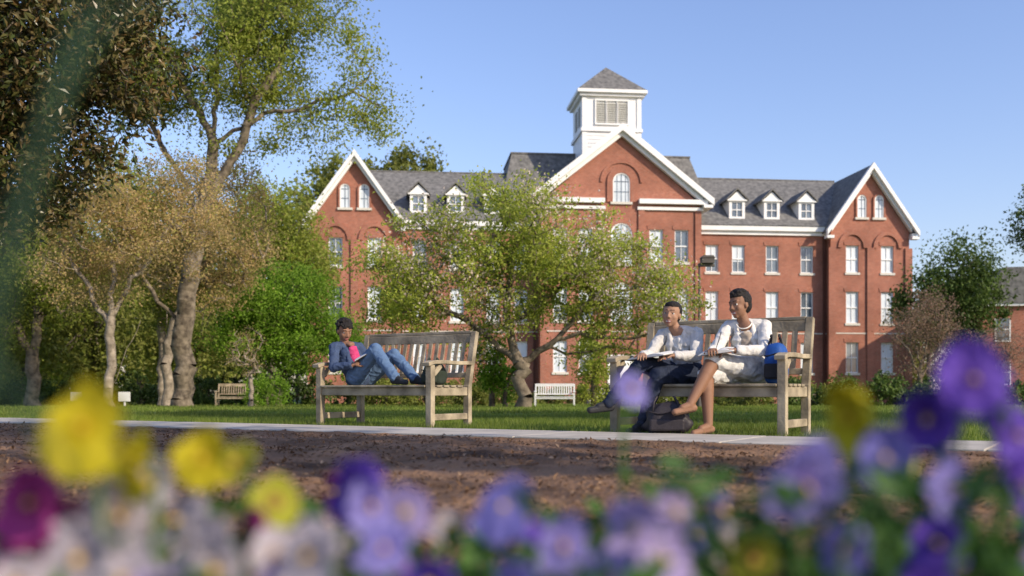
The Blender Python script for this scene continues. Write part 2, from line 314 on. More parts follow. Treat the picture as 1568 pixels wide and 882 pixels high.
# ------------------------------------------------------------ trees
def tree(name,base,polys,ells,nattr,nleaf,lsize,lmat,bark,rootr=.3,sig=.35,seed=1,gap=.0,gfreq=.35,step=.45,asp=.55,droop=.2,bloom=None,tipr=.006,K=7,ex=.56):
    rng=np.random.default_rng(seed); base=np.array(base,float)
    pos=[base+np.array(polys[0][0])]; par=[-1]
    for pl in polys:
        pl=[base+np.array(p,float) for p in pl]
        P=np.array(pos); cur=int(np.argmin(np.linalg.norm(P-pl[0],axis=1)))
        for a,b in zip(pl[:-1],pl[1:]):
            m=max(1,int(np.linalg.norm(b-a)/step)+1)
            for i in range(1,m+1):
                p=a+(b-a)*i/m+rng.normal(size=3)*.06*step*2; pos.append(p); par.append(cur); cur=len(pos)-1
    A=[];  w=np.array([e[1][0]*e[1][1]*e[1][2]*(e[2] if len(e)>2 else 1) for e in ells]); w=w/w.sum()
    tries=0
    while len(A)<nattr and tries<nattr*40:
        tries+=1; e=ells[rng.choice(len(ells),p=w)]; d=rng.normal(size=3); d/=np.linalg.norm(d); r=rng.random()**(1/2.4)
        p=np.array(e[0])+d*r*np.array(e[1])*(1+.22*noise.noise(Vector(d*2.2)+Vector((seed*3.1,0,0))))
        if gap>-.9 and noise.noise(Vector(p*gfreq)+Vector((seed*7.7,0,0)))<gap-.25: continue
        A.append(base+p)
    A=np.array(A); P=np.array(pos); dd=np.array([np.min(np.linalg.norm(P-a,axis=1)) for a in A]); A=A[np.argsort(dd)]
    buf=np.zeros((len(pos)+nattr*14+10,3)); cnt=len(pos); buf[:cnt]=P; tips=[]
    for a in A:
        dv=buf[:cnt]-a; d=np.linalg.norm(dv,axis=1)+np.maximum(0,dv[:,2])*.5; i=int(np.argmin(d)); L=np.linalg.norm(buf[i]-a); m=min(12,max(1,int(L/step)+1)); st=buf[i].copy(); cur=i; off=rng.normal(size=3)*L*.12
        for j in range(1,m+1):
            t=j/m
            if cnt>=len(buf): break
            buf[cnt]=st+(a-st)*t+off*math.sin(math.pi*t)+np.array([0,0,.10*L*math.sin(math.pi*t)]); par.append(cur); cur=cnt; cnt+=1
        tips.append(cur)
    pos=buf[:cnt]; wgt=np.ones(cnt)*.0; hasch=np.zeros(cnt,bool)
    for i in range(1,cnt): hasch[par[i]]=True
    wgt[~hasch]=1.
    for i in range(cnt-1,0,-1): wgt[par[i]]+=wgt[i]
    rad=np.maximum(tipr,rootr*(wgt/wgt[0])**ex)
    par=np.array(par); c=np.arange(1,cnt); p_=par[1:]; a=pos[p_]; b=pos[c]; rb=rad[c]; ra=np.minimum(rad[p_],rb*1.35)
    ra=np.where(np.arange(len(c))==0,rb*1.4,ra)
    d=b-a; ln=np.linalg.norm(d,axis=1)[:,None]+1e-6; d/=ln; u=np.where(np.abs(d[:,2:3])<.9,np.array([[0,0,1.]]),np.array([[0,1.,0]])); r=np.cross(d,u); r/=np.linalg.norm(r,axis=1)[:,None]; u=np.cross(r,d)
    b=b+d*rb[:,None]*.35
    ang=np.arange(K)*2*math.pi/K; ca=np.cos(ang)[None,:,None]; sa=np.sin(ang)[None,:,None]; ring=r[:,None,:]*ca+u[:,None,:]*sa
    V=np.concatenate([a[:,None,:]+ring*ra[:,None,None],b[:,None,:]+ring*rb[:,None,None]],1).reshape(-1,3)
    o=np.arange(len(c))[:,None]*2*K; j=np.arange(K)[None,:]; j2=(j+1)%K
    F=np.stack([o+j,o+j2,o+K+j2,o+K+j],2).reshape(-1,4)
    E=empty(name,tuple(base)); off=np.array(base)
    fast('trunk_and_limbs',V-off,F,bark,E,smooth=True)
    tp=pos[tips]; ncl=len(tp); idx=rng.integers(0,ncl,nleaf); csz=rng.uniform(.6,1.5,ncl)*sig
    Pn=tp[idx]+rng.normal(size=(nleaf,3))*csz[idx][:,None]*np.array([1,1,.7])
    V,F=leafquads(Pn,lsize,asp,droop=droop,rng=rng); fast('foliage',V-off,F,lmat,E)
    if bloom:
        bm,bn,bs=bloom; idx=rng.integers(0,ncl,bn); sel=(np.sin(tp[idx,0]*1.3+tp[idx,2]*1.1)>-.1); idx=idx[sel]
        Pn=tp[idx]+rng.normal(size=(len(idx),3))*csz[idx][:,None]*.9; V,F=leafquads(Pn,bs,.9,rng=rng); fast('blossom',V-off,F,bm,E)
    return E
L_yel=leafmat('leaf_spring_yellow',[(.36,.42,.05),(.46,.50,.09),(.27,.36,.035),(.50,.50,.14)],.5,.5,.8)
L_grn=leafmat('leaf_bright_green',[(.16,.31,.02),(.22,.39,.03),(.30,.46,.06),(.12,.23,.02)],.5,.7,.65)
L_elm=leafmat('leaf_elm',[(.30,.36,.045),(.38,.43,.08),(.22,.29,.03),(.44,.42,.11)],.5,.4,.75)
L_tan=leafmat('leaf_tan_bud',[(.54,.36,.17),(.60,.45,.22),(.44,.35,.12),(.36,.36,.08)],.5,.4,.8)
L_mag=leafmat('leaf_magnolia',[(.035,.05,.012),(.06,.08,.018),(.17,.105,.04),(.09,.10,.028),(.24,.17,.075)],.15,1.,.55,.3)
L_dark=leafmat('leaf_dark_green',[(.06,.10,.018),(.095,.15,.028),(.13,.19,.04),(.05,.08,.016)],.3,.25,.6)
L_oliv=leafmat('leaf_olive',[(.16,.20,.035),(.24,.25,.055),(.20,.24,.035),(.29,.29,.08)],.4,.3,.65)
L_red=leafmat('leaf_red_bud',[(.30,.18,.12),(.26,.18,.11),(.34,.22,.16)],.3,.5,.8)
L_pink=leafmat('blossom_pale_pink',[(.70,.55,.49),(.77,.65,.59),(.62,.52,.40)],.4,.5,.85)
G=gz
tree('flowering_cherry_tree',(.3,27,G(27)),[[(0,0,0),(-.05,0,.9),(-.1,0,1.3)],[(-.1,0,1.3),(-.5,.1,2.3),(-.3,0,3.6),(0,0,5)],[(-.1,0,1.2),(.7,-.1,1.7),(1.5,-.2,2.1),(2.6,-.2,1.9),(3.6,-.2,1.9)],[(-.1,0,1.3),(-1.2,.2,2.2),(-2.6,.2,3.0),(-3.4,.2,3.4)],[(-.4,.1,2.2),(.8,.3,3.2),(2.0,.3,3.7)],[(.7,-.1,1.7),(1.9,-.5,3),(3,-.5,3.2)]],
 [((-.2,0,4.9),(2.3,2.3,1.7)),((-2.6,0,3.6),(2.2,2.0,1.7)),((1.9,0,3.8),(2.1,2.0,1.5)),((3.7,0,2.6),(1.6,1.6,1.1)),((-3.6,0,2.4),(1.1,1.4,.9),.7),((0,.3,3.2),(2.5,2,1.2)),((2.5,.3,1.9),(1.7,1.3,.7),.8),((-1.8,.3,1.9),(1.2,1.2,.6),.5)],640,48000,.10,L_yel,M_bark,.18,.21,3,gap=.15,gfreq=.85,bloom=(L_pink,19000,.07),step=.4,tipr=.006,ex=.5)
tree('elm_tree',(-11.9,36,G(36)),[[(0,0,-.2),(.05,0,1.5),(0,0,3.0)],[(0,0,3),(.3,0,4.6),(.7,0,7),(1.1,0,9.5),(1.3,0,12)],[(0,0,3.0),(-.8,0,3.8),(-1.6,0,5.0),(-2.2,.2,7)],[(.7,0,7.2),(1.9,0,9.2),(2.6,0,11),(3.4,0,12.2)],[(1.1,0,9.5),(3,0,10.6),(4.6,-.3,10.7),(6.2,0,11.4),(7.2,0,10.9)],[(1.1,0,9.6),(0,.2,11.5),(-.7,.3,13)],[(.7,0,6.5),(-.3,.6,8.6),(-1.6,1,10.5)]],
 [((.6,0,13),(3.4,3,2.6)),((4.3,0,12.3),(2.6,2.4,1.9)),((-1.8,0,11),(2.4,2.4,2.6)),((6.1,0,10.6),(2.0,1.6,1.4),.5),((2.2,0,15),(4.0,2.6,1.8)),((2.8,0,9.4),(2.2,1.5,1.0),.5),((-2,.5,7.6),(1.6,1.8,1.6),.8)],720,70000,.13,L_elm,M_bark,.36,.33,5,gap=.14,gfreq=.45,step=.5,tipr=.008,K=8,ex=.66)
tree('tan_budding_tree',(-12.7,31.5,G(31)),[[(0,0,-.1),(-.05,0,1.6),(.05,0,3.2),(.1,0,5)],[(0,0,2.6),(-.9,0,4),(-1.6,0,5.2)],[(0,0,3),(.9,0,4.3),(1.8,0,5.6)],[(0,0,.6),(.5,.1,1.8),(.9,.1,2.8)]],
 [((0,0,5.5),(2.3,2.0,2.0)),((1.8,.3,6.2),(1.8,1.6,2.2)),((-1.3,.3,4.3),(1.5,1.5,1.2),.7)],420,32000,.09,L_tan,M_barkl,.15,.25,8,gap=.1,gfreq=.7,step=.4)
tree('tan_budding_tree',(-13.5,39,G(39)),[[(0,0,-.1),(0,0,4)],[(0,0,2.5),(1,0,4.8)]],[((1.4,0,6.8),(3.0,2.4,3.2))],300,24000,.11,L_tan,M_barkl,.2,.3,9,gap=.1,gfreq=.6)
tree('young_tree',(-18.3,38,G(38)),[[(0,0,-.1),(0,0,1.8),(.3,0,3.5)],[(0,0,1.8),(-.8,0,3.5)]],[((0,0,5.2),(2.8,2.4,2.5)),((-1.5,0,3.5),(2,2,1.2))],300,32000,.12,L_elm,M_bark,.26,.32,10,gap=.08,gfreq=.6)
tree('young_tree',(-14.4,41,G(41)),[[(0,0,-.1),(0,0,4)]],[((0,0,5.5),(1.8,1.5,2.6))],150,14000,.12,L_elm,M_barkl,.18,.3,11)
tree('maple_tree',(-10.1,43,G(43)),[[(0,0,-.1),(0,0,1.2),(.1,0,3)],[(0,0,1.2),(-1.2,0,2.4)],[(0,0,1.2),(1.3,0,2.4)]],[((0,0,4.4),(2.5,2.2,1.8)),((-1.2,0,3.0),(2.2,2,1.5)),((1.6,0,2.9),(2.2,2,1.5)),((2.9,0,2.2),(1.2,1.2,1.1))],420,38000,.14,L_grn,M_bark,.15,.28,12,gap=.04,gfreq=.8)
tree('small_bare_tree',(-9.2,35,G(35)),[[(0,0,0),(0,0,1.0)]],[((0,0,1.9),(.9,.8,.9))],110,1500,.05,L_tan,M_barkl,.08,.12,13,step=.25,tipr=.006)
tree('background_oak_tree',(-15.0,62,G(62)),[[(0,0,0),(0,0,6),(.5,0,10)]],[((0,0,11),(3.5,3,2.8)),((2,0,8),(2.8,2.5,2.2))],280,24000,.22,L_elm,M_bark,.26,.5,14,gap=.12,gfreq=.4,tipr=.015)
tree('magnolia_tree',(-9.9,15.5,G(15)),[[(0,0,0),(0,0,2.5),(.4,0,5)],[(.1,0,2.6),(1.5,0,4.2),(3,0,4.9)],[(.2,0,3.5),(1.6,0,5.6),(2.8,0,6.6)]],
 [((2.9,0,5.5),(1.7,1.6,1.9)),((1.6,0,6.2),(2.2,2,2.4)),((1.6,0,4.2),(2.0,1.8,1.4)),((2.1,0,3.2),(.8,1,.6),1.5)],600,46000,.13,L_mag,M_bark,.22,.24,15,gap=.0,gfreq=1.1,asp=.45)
# unseen trees, added on the sunny side so their shadows dapple lawn and bed
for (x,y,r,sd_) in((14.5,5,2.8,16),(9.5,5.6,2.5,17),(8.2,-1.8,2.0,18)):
    tree('added_shadow_tree',(x,y,0),[[(0,0,-.1),(0,0,5)],[(0,0,4),(-1,0,7)],[(0,0,4),(1,0,7)]],[((0,0,8),(r,r,2.0))],130,5500,.24,L_grn,M_bark,.22,.38,sd_,gap=.14,gfreq=.6)
def mass(name,items,lm,seed,lsize=.35,cover=2.2,sg=.17):
    rng=np.random.default_rng(seed); PP=[]; TV=MB()
    for (x,y,zc,rx,ry,rz) in items:
        n=int(cover*21*rx*rz/lsize**2); ncl=max(26,int(n/70)) if n<6000 else 110; d=rng.normal(size=(ncl,3)); d/=np.linalg.norm(d,axis=1)[:,None]; r=rng.random(ncl)**(1/2.8)
        c=np.array([x,y,zc])+d*r[:,None]*np.array([rx,ry,rz])*rng.uniform(.85,1.12,ncl)[:,None]
        i=rng.integers(0,ncl,n); PP.append(c[i]+rng.normal(size=(n,3))*(rng.uniform(.5,1.3,ncl)*sg*min(rx,rz))[i][:,None])
        b=(x,y,gz(y)-.2); TV.tube([b,(x,y,zc*.6),(x+.3,y,zc+rz*.4)],[.04*rz+.06,.03*rz+.04,.02],7)
        for q in range(9):
            cc=c[rng.integers(0,ncl)]; TV.tube([(x,y,zc*.55+.1*rz),tuple((np.array([x,y,zc])+cc)/2),tuple(cc)],[.02*rz+.02,.013*rz+.01,.01],5)
    P=np.concatenate(PP); P=P[P[:,2]>[gz(b)+.02 for b in P[:,1]]]
    V,F=leafquads(P,lsize,.6,rng=rng); E=empty(name); fast('foliage',V,F,lm,E); TV.obj('trunks',M_bark,E,smooth=True)
mass('distant_trees_behind_hall',[(-20,118,24.0,5.5,4,4.8),(-13,120,25.0,4.5,4,4.4),(-25,116,19,5,4,5),(-31,112,15,6,4,6)],L_oliv,21,.55,2.2)
mass('distant_tree_row',[(-28+i*-6,75+((i*37)%11),7+((i*13)%5),4.8,3.5,6+((i*7)%3)) for i in range(7)]+[(-24,70,6,4,3,5),(-20.5,58,4.5,3.4,2.6,3.9),(-27,55,5,4,3,5)],L_elm,22,.36,2)
mass('tree_row',[(-25,46,4.5,3.5,3,4.5),(-21,50,4,3,2.5,3.8),(-17,54,3.6,3,2.5,3),(-22.5,42,6.5,2.8,2.5,3.2),(-29,48,7,4,3,5)],L_oliv,23,.26,1.8)
mass('distant_woodland',[(-95+i*9,135+((i*7)%9),6+((i*3)%4),7,5,7) for i in range(8)]+[(-60+i*5.5,92+((i*5)%7),2.0,4,3,3.6) for i in range(7)],L_dark,29,.6,1.8)
mass('dark_evergreen_tree',[(33.6,75,8.3,3.1,3,4.0),(31.8,76,6,2.6,2.5,3.6),(34.9,75,6.8,2.2,2.5,3.2)],L_dark,24,.27,2)
mass('roadside_tree',[(31.4,58,9.9,2.1,2,2.6),(32.4,58,8.4,1.5,2,1.8)],L_dark,25,.2,1.9)
mass('distant_trees',[(54+i*7,120+i*3,6+(i%3)*1.5,6,4,6) for i in range(8)]+[(41,100,3.6,4,4,4.0)],L_oliv,26,.6,1.8)
tree('red_budding_tree',(22.6,55,G(55)),[[(0,0,0),(0,0,1.5),(.3,0,3.5)],[(0,0,1.5),(-1,0,3.4)],[(0,0,1.5),(1,0,3.2)]],[((0,0,4),(2.1,2,2.6))],260,7500,.10,L_red,M_bark,.13,.28,27,step=.5,tipr=.012)
tree('red_budding_tree',(27.3,56,G(56)),[[(0,0,0),(0,0,1.5),(.3,0,2.6)]],[((0,0,3.0),(1.7,2,1.6))],150,3500,.10,L_red,M_bark,.10,.28,28,step=.5,tipr=.012)
mass('clipped_shrub',[(-9.6,39,.35,.9,.8,.75)],L_grn,31,.09)
mass('young_maple',[(-.6,30,1.3,.65,.6,1.2),(-.2,30,.7,.6,.6,.8)],L_grn,32,.1,1.8)
mass('young_maple',[(2.7,33,1.15,.7,.6,1.25)],L_yel,33,.1,1.8)
mass('hedge',[(x,46+((i*5)%4),.2,1.5,1.1,.8+.25*((i*3)%3)) for i,x in enumerate(np.arange(-30,-3,2.0))],L_dark,34,.17)
mass('foundation_hedge',[(x,60+((i*5)%4),.0,1.8,1.2,.9+.4*((i*3)%3)) for i,x in enumerate(np.arange(-3,20,2.4))],L_oliv,35,.2)
mass('dark_hedge',[(x,44+((i*5)%5),.1,1.7,1.2,.9+.4*((i*3)%3)) for i,x in enumerate(np.arange(13,32,2.0))],L_dark,36,.18)
mass('shrub_row',[(-3.3,38,.1,.9,.8,.7),(-1.5,40,.1,1.1,.8,.8),(3.9,37,.0,.8,.7,.65),(5.2,38,.1,1.0,.8,.8),(7,39,.1,1.1,.8,.8),(8.9,38,0,1.0,.8,.7),(-5.2,41,.2,1.2,.8,.9)],L_oliv,37,.12)
M_wb=simple('white_sign_paint',(.7,.7,.66),.6,.06,4)
for (x,y) in((-14.2,36.5),(-16.6,38)):
    E=empty('small_white_sign',(x,y,gz(y))); p=MB(); p.box(-.03,.03,-.03,.03,-.05,.5); p.box(-.22,.22,-.06,-.032,.2,.55); p.obj('post_and_panel',M_wb,E,bevel=.006)
# ------------------------------------------------------------ benches
def bench(name,loc,rz,mat,L=1.36,D=.61,sh=.40,bh=.93,bev=.006):
    E=empty(name,loc,rz); b=MB(); w=.065
    for x in(0,L):
        b.box(x-w/2,x+w/2,-.03,.035,-.02,.585)
        b.beam((x,D,-.02),(x,D,sh),w,.06,(0,1,0)); b.beam((x,D,sh-.02),(x,D+.13,bh),w-.003,.055,(0,1,0))
        b.beam((x,.036,.10),(x,D-.03,.10),.04,.06); b.beam((x,.036,sh-.06),(x,D-.03,sh-.06),.038,.08)
        pts=[(x,-.07,.590),(x,.02,.612),(x,.2,.617),(x,.4,.612),(x,D+.03,.617)]
        for p,q in zip(pts[:-1],pts[1:]): b.beam(p,q,.085,.036)
        b.beam((x,.05,.50),(x,.16,.585),.03,.05)
    b.beam((w/2,.0,sh-.062),(L-w/2,.0,sh-.062),.03,.075); b.beam((w/2,D,sh-.05),(L-w/2,D,sh-.05),.03,.07)
    b.beam((L/2,.02,sh-.055),(L/2,D-.02,sh-.055),.035,.06)
    for i in range(6):
        y=.0+i*(D-.03)/5.2; b.box(-w/2+.0 if 0<i<5 else w/2+.002,L+w/2 if 0<i<5 else L-w/2-.002,y-.040,y+.040,sh-.022+.002*(i%2),sh)
    yb=lambda z: D+.13*(z-sh)/(bh-sh)
    b.beam((w/2,yb(.865),.865),(L-w/2,yb(.865),.865),.035,.085); b.beam((w/2,yb(.5),.50),(L-w/2,yb(.5),.50),.033,.05)
    b.beam((w/2,yb(.92),.925),(L-w/2,yb(.92),.925),.05,.03)
    n=15
    for i in range(n):
        x=w/2+(L-w)*(i+1)/(n+1); b.beam((x,yb(.52),.52),(x,yb(.83),.83),.046,.014,(0,1,0))
    b.obj('bench_frame',mat,E,bevel=bev); return E
TH=math.radians(-32)
B1=(-1.91,9.92,0); B2=(.83,8.02,0)
bench('park_bench',B1,TH,M_wood); bench('park_bench',B2,TH,M_wood)
bench('white_bench',(.95,41,gz(41)),math.radians(-4),M_wb,L=1.6); bench('park_bench',(-12.2,41,gz(41)),math.radians(6),M_wood,L=1.6)
E=empty('lamp_post',(5.55,29.5,gz(29.5))); p=MB(); p.tube([(0,0,0),(0,0,1.5),(0,0,4.3)],[.05,.04,.03],10); p.box(-.04,.45,-.05,.05,4.2,4.28); p.tube([(0,0,-.02),(0,0,.25)],[.11,.09],10)
p.box(.05,.42,-.17,.17,4.29,4.44); p.prism([(.02,4.443),(.45,4.443),(.38,4.52),(.09,4.52)],-.19,.19)
p.obj('pole_and_head',simple('dark_metal',(.09,.08,.07),.5,.1,5),E,bevel=.008)
# ------------------------------------------------------------ people
def mk(c,name,rough=.8,var=.12,scale=25,bump=.15,spec=.2): return simple(name,c,rough,var,scale,bump=bump,spec=spec,bscale=60)
SK1=mk((.25,.13,.078),'skin_deep',.62,.06,10,0,.3); SK2=mk((.34,.19,.12),'skin_brown',.62,.06,10,0,.3)
HAIR=mk((.014,.011,.010),'hair_black',.7,.3,60,.8,.3); LIP=mk((.28,.10,.09),'lips',.5,.05,10,0,.3); TEETH=mk((.62,.59,.53),'teeth',.4,.03,10,0,.3)
DEN=mk((.05,.075,.14),'denim_jacket'); JEAN=mk((.10,.165,.28),'blue_jeans'); PINK=mk((.50,.05,.15),'pink_shirt'); SHOE=mk((.03,.03,.032),'dark_shoe',.5)
WCARD=mk((.66,.64,.60),'white_cardigan'); CREAM=mk((.44,.36,.28),'cream_top'); NAVY=mk((.02,.027,.05),'navy_trousers'); SKIRT=mk((.58,.57,.54),'pale_skirt',.8,.3,22); SANDAL=mk((.12,.07,.045),'sandal_leather',.6)
GRAYC=mk((.56,.54,.51),'pale_grey_cardigan'); PEARL=mk((.85,.8,.7),'pearl',.2,.02,10,0,.6)
CLOTH=(DEN,JEAN,PINK,WCARD,CREAM,NAVY,SKIRT,GRAYC)
def vv(p): return np.array(p,float)
def nrm(v): v=vv(v); return v/np.linalg.norm(v)
class Fig:
    def __init__(s): s.p=[]; s.mats=[]; s.V=[]; s.F=[]
    def mi(s,m):
        if m not in s.mats: s.mats.append(m)
        return s.mats.index(m)
    def cap(s,a,b,ra,rb,m,side=None,k=1.):
        a=vv(a);b=vv(b); d=b-a; L=np.linalg.norm(d)
        if L<1e-5: b=a+vv((0,0,1e-3)); d=b-a; L=1e-3
        d=d/L
        if side is None: side=np.cross(d,[0,0,1.]) if abs(d[2])<.9 else np.cross(d,[0,1.,0])
        side=vv(side); side=side-d*np.dot(side,d); side=nrm(side); oth=np.cross(d,side)
        s.p.append(('c',a,b,ra,rb,side,oth,k,s.mi(m)))
        K=18; rings=[]
        for th in np.linspace(-math.pi/2,0,6): rings.append((a+d*ra*k*math.sin(th),ra*math.cos(th)))
        for th in np.linspace(0,math.pi/2,6): rings.append((b+d*rb*k*math.sin(th),rb*math.cos(th)))
        n=len(s.V)
        for c,r in rings:
            r=max(r,1e-4)
            for j in range(K):
                t=2*math.pi*j/K; s.V.append(tuple(c+side*r*math.cos(t)+oth*r*k*math.sin(t)))
        for i in range(len(rings)-1):
            for j in range(K):
                q=(j+1)%K; s.F.append((n+i*K+j,n+i*K+q,n+(i+1)*K+q,n+(i+1)*K+j))
        s.F.append(tuple(n+j for j in range(K))[::-1]); s.F.append(tuple(n+(len(rings)-1)*K+j for j in range(K)))
    def ell(s,c,X,Y,Z,r,m):
        c=vv(c); s.p.append(('e',c,vv(X),vv(Y),vv(Z),vv(r),s.mi(m))); n=len(s.V); K=20;H=12
        flip=np.dot(np.cross(vv(X),vv(Y)),vv(Z))<0
        for i in range(H+1):
            ph=math.pi*i/H
            for j in range(K):
                t=2*math.pi*j/K; sp=max(math.sin(ph),1e-3)
                s.V.append(tuple(c+vv(X)*r[0]*sp*math.cos(t)+vv(Y)*r[1]*sp*math.sin(t)+vv(Z)*r[2]*math.cos(ph)))
        fs=[]
        for i in range(H):
            for j in range(K):
                q=(j+1)%K; fs.append((n+i*K+j,n+(i+1)*K+j,n+(i+1)*K+q,n+i*K+q))
        fs.append(tuple(n+j for j in range(K))); fs.append(tuple(n+H*K+j for j in range(K))[::-1])
        s.F+=[f[::-1] for f in fs] if flip else fs
    def hand(s,w,d,nrmv,m,curl=.5,mirror=1):
        w=vv(w);d=nrm(d);n=vv(nrmv);n=nrm(n-d*np.dot(n,d)); r=np.cross(d,n)*mirror
        pc=w+d*.045; s.ell(pc,d,r,n,(.050,.037,.015),m)
        for off,L in((-.030,.054),(-.010,.070),(.010,.076),(.029,.066)):
            a=w+d*.076+r*off; b=a+(d*math.cos(curl*.6)-n*math.sin(curl*.6)+r*off*2)*L*.5; c=b+(d*math.cos(curl*1.6)-n*math.sin(curl*1.6))*L*.5
            s.cap(a,b,.0080,.0074,m); s.cap(b,c,.0074,.0062,m)
        a=w+d*.03+r*.03; b=a+(d*.7+r*.7-n*.2)*.035; c=b+(d*.9+r*.2-n*.4)*.03
        s.cap(a,b,.0105,.0088,m); s.cap(b,c,.0088,.0072,m)
    def head(s,c,f,up,skin,style='short',smile=True):
        c=vv(c);f=nrm(f);up=vv(up);up=nrm(up-f*np.dot(up,f));r=np.cross(f,up)
        P=lambda a,b,d_: c+r*a+f*b+up*d_
        s.ell(P(0,-.012,.028),r,f,up,(.070,.088,.083),skin)
        s.ell(P(0,.020,-.018),r,f,up,(.059,.062,.078),skin)
        s.cap(P(0,.040,-.040),P(0,.048,-.076),.036,.024,skin,side=r,k=.95)
        s.cap(P(-.022,.006,-.058),P(.022,.006,-.058),.024,.024,skin)
        for q in(-1,1):
            s.ell(P(q*.033,.050,-.020),r,f,up,(.022,.022,.026),skin)
            s.cap(P(q*.010,.074,.032),P(q*.042,.062,.034),.008,.007,skin)
            s.ell(P(q*.069,-.006,-.002),r,f,up,(.008,.017,.027),skin); s.ell(P(q*.010,.086,-.026),r,f,up,(.0085,.008,.0065),skin)
            s.cap(P(q*.014,.0812,.034),P(q*.044,.068,.037),.0030,.002,HAIR)
            s.cap(P(q*.019,.0735,.019),P(q*.041,.066,.018),.0055,.0045,skin)
        s.cap(P(0,.074,.018),P(0,.091,-.020),.0085,.0105,skin)
        s.cap(P(-.020,.072,-.050),P(0,.0785,-.0505),.004,.0052,LIP); s.cap(P(.020,.072,-.050),P(0,.0785,-.0505),.004,.0052,LIP)
        s.cap(P(-.016,.071,-.062),P(0,.0765,-.064),.0045,.0062,LIP); s.cap(P(.016,.071,-.062),P(0,.0765,-.064),.0045,.0062,LIP)
        if smile: s.cap(P(-.014,.0745,-.0565),P(.014,.0745,-.0565),.0042,.0042,TEETH)
        s.ell(P(0,-.032,.043),r,f,up,(.078,.082,.077),HAIR); s.ell(P(0,-.055,.0),r,f,up,(.066,.054,.068),HAIR); s.ell(P(0,.008,.076),r,f,up,(.060,.064,.036),HAIR)
        for q in(-1,1): s.ell(P(q*.066,-.014,.035),r,f,up,(.011,.026,.032),HAIR)
        if style=='curly':
            rg=random.Random(5)
            for i in range(75):
                t=rg.uniform(0,6.28);ph=rg.uniform(.1,1.45); s.ell(P(.084*math.sin(ph)*math.cos(t),-.026+.090*math.sin(ph)*math.sin(t)*1.0,.043+.086*math.cos(ph)),r,f,up,(.015,.015,.013),HAIR)
        if style=='crop':
            rg=random.Random(8)
            for i in range(50):
                t=rg.uniform(0,6.28);ph=rg.uniform(.05,.9); s.ell(P(.074*math.sin(ph)*math.cos(t),-.010+.090*math.sin(ph)*math.sin(t),.047+.080*math.cos(ph)),r,f,up,(.015,.017,.012),HAIR)
        if style=='tied': s.ell(P(0,-.112,.035),r,f,up,(.034,.034,.036),HAIR)
        s.eyes=[(P(q*.029,.0610,.008),f,r) for q in(-1,1)]
    def near(s,C):
        n=len(C); best=np.full(n,1e9); mi=np.zeros(n,int)
        for p in s.p:
            if p[0]=='c':
                _,a,b,ra,rb,side,oth,k,m=p; d=b-a; L=np.dot(d,d); t=np.clip((C-a)@d/L,0,1); q=C-(a+t[:,None]*d); dn=d/math.sqrt(L)
                x=q@side;y=(q@oth)/k;z=(q@dn)/k; D=(np.sqrt(x*x+y*y+z*z)-(ra+(rb-ra)*t))*(k**.5)
            else:
                _,c,X,Y,Z,r,m=p; q=C-c; Q=np.stack([q@X,q@Y,q@Z],1); k0=np.linalg.norm(Q/r,axis=1); k1=np.linalg.norm(Q/r**2,axis=1)+1e-9; D=k0*(k0-1)/k1
            u=D<best; best[u]=D[u]; mi[u]=m
        return mi
    def build(s,name,loc,rz,vox=.0047):
        me=bpy.data.meshes.new('tmp'); me.from_pydata(s.V,[],s.F); o=link(bpy.data.objects.new('tmp',me))
        md=o.modifiers.new('r','REMESH'); md.mode='VOXEL'; md.voxel_size=vox; md.use_smooth_shade=True
        sm=o.modifiers.new('s','SMOOTH'); sm.factor=.5; sm.iterations=5
        dg=bpy.context.evaluated_depsgraph_get(); m2=bpy.data.meshes.new_from_object(o.evaluated_get(dg)); bpy.data.objects.remove(o)
        n=len(m2.polygons); C=np.zeros(n*3); m2.polygons.foreach_get('center',C); C=C.reshape(-1,3); mi=s.near(C)
        nv=len(m2.vertices); co=np.zeros(nv*3); m2.vertices.foreach_get('co',co); co=co.reshape(-1,3); no=np.zeros(nv*3); m2.vertices.foreach_get('normal',no); no=no.reshape(-1,3)
        vm=s.near(co); cl={s.mats.index(m) for m in CLOTH if m in s.mats}
        for i in range(nv):
            if vm[i] in cl:
                x,y,z=co[i]; w_=noise.noise((x*9,y*9,z*9))*.05
                h=(1-abs(noise.noise(((x+w_)*13+z*7,(y+w_)*13-z*5,z*15)))*2.6)+.35*noise.noise((x*40,y*40,z*40))
                co[i]+=no[i]*(.0065*h+.002)
        m2.vertices.foreach_set('co',co.ravel()); m2.materials.clear()
        for m in s.mats: m2.materials.append(m)
        m2.polygons.foreach_set('material_index',mi.astype(np.int32)); m2.polygons.foreach_set('use_smooth',np.ones(n,bool)); m2.update()
        E=empty(name,loc,rz); m2.name='body'; link(bpy.data.objects.new('body',m2),E)
        EW=mk((.55,.52,.48),'eye_white',.3,.02,10,0,.4); ED=mk((.01,.007,.005),'eye_iris',.2,.02,10,0,.5)
        for (c,f,r) in s.eyes:
            for rad,off,mat,nm in((.0115,0,EW,'eye_white'),(.0070,.0062,ED,'iris')):
                bpy.ops.mesh.primitive_uv_sphere_add(segments=16,ring_count=10,radius=rad,location=tuple(c+f*off)); q=bpy.context.object; q.name=nm; q.data.materials.append(mat); q.parent=E
                for pp in q.data.polygons: pp.use_smooth=True
        return E
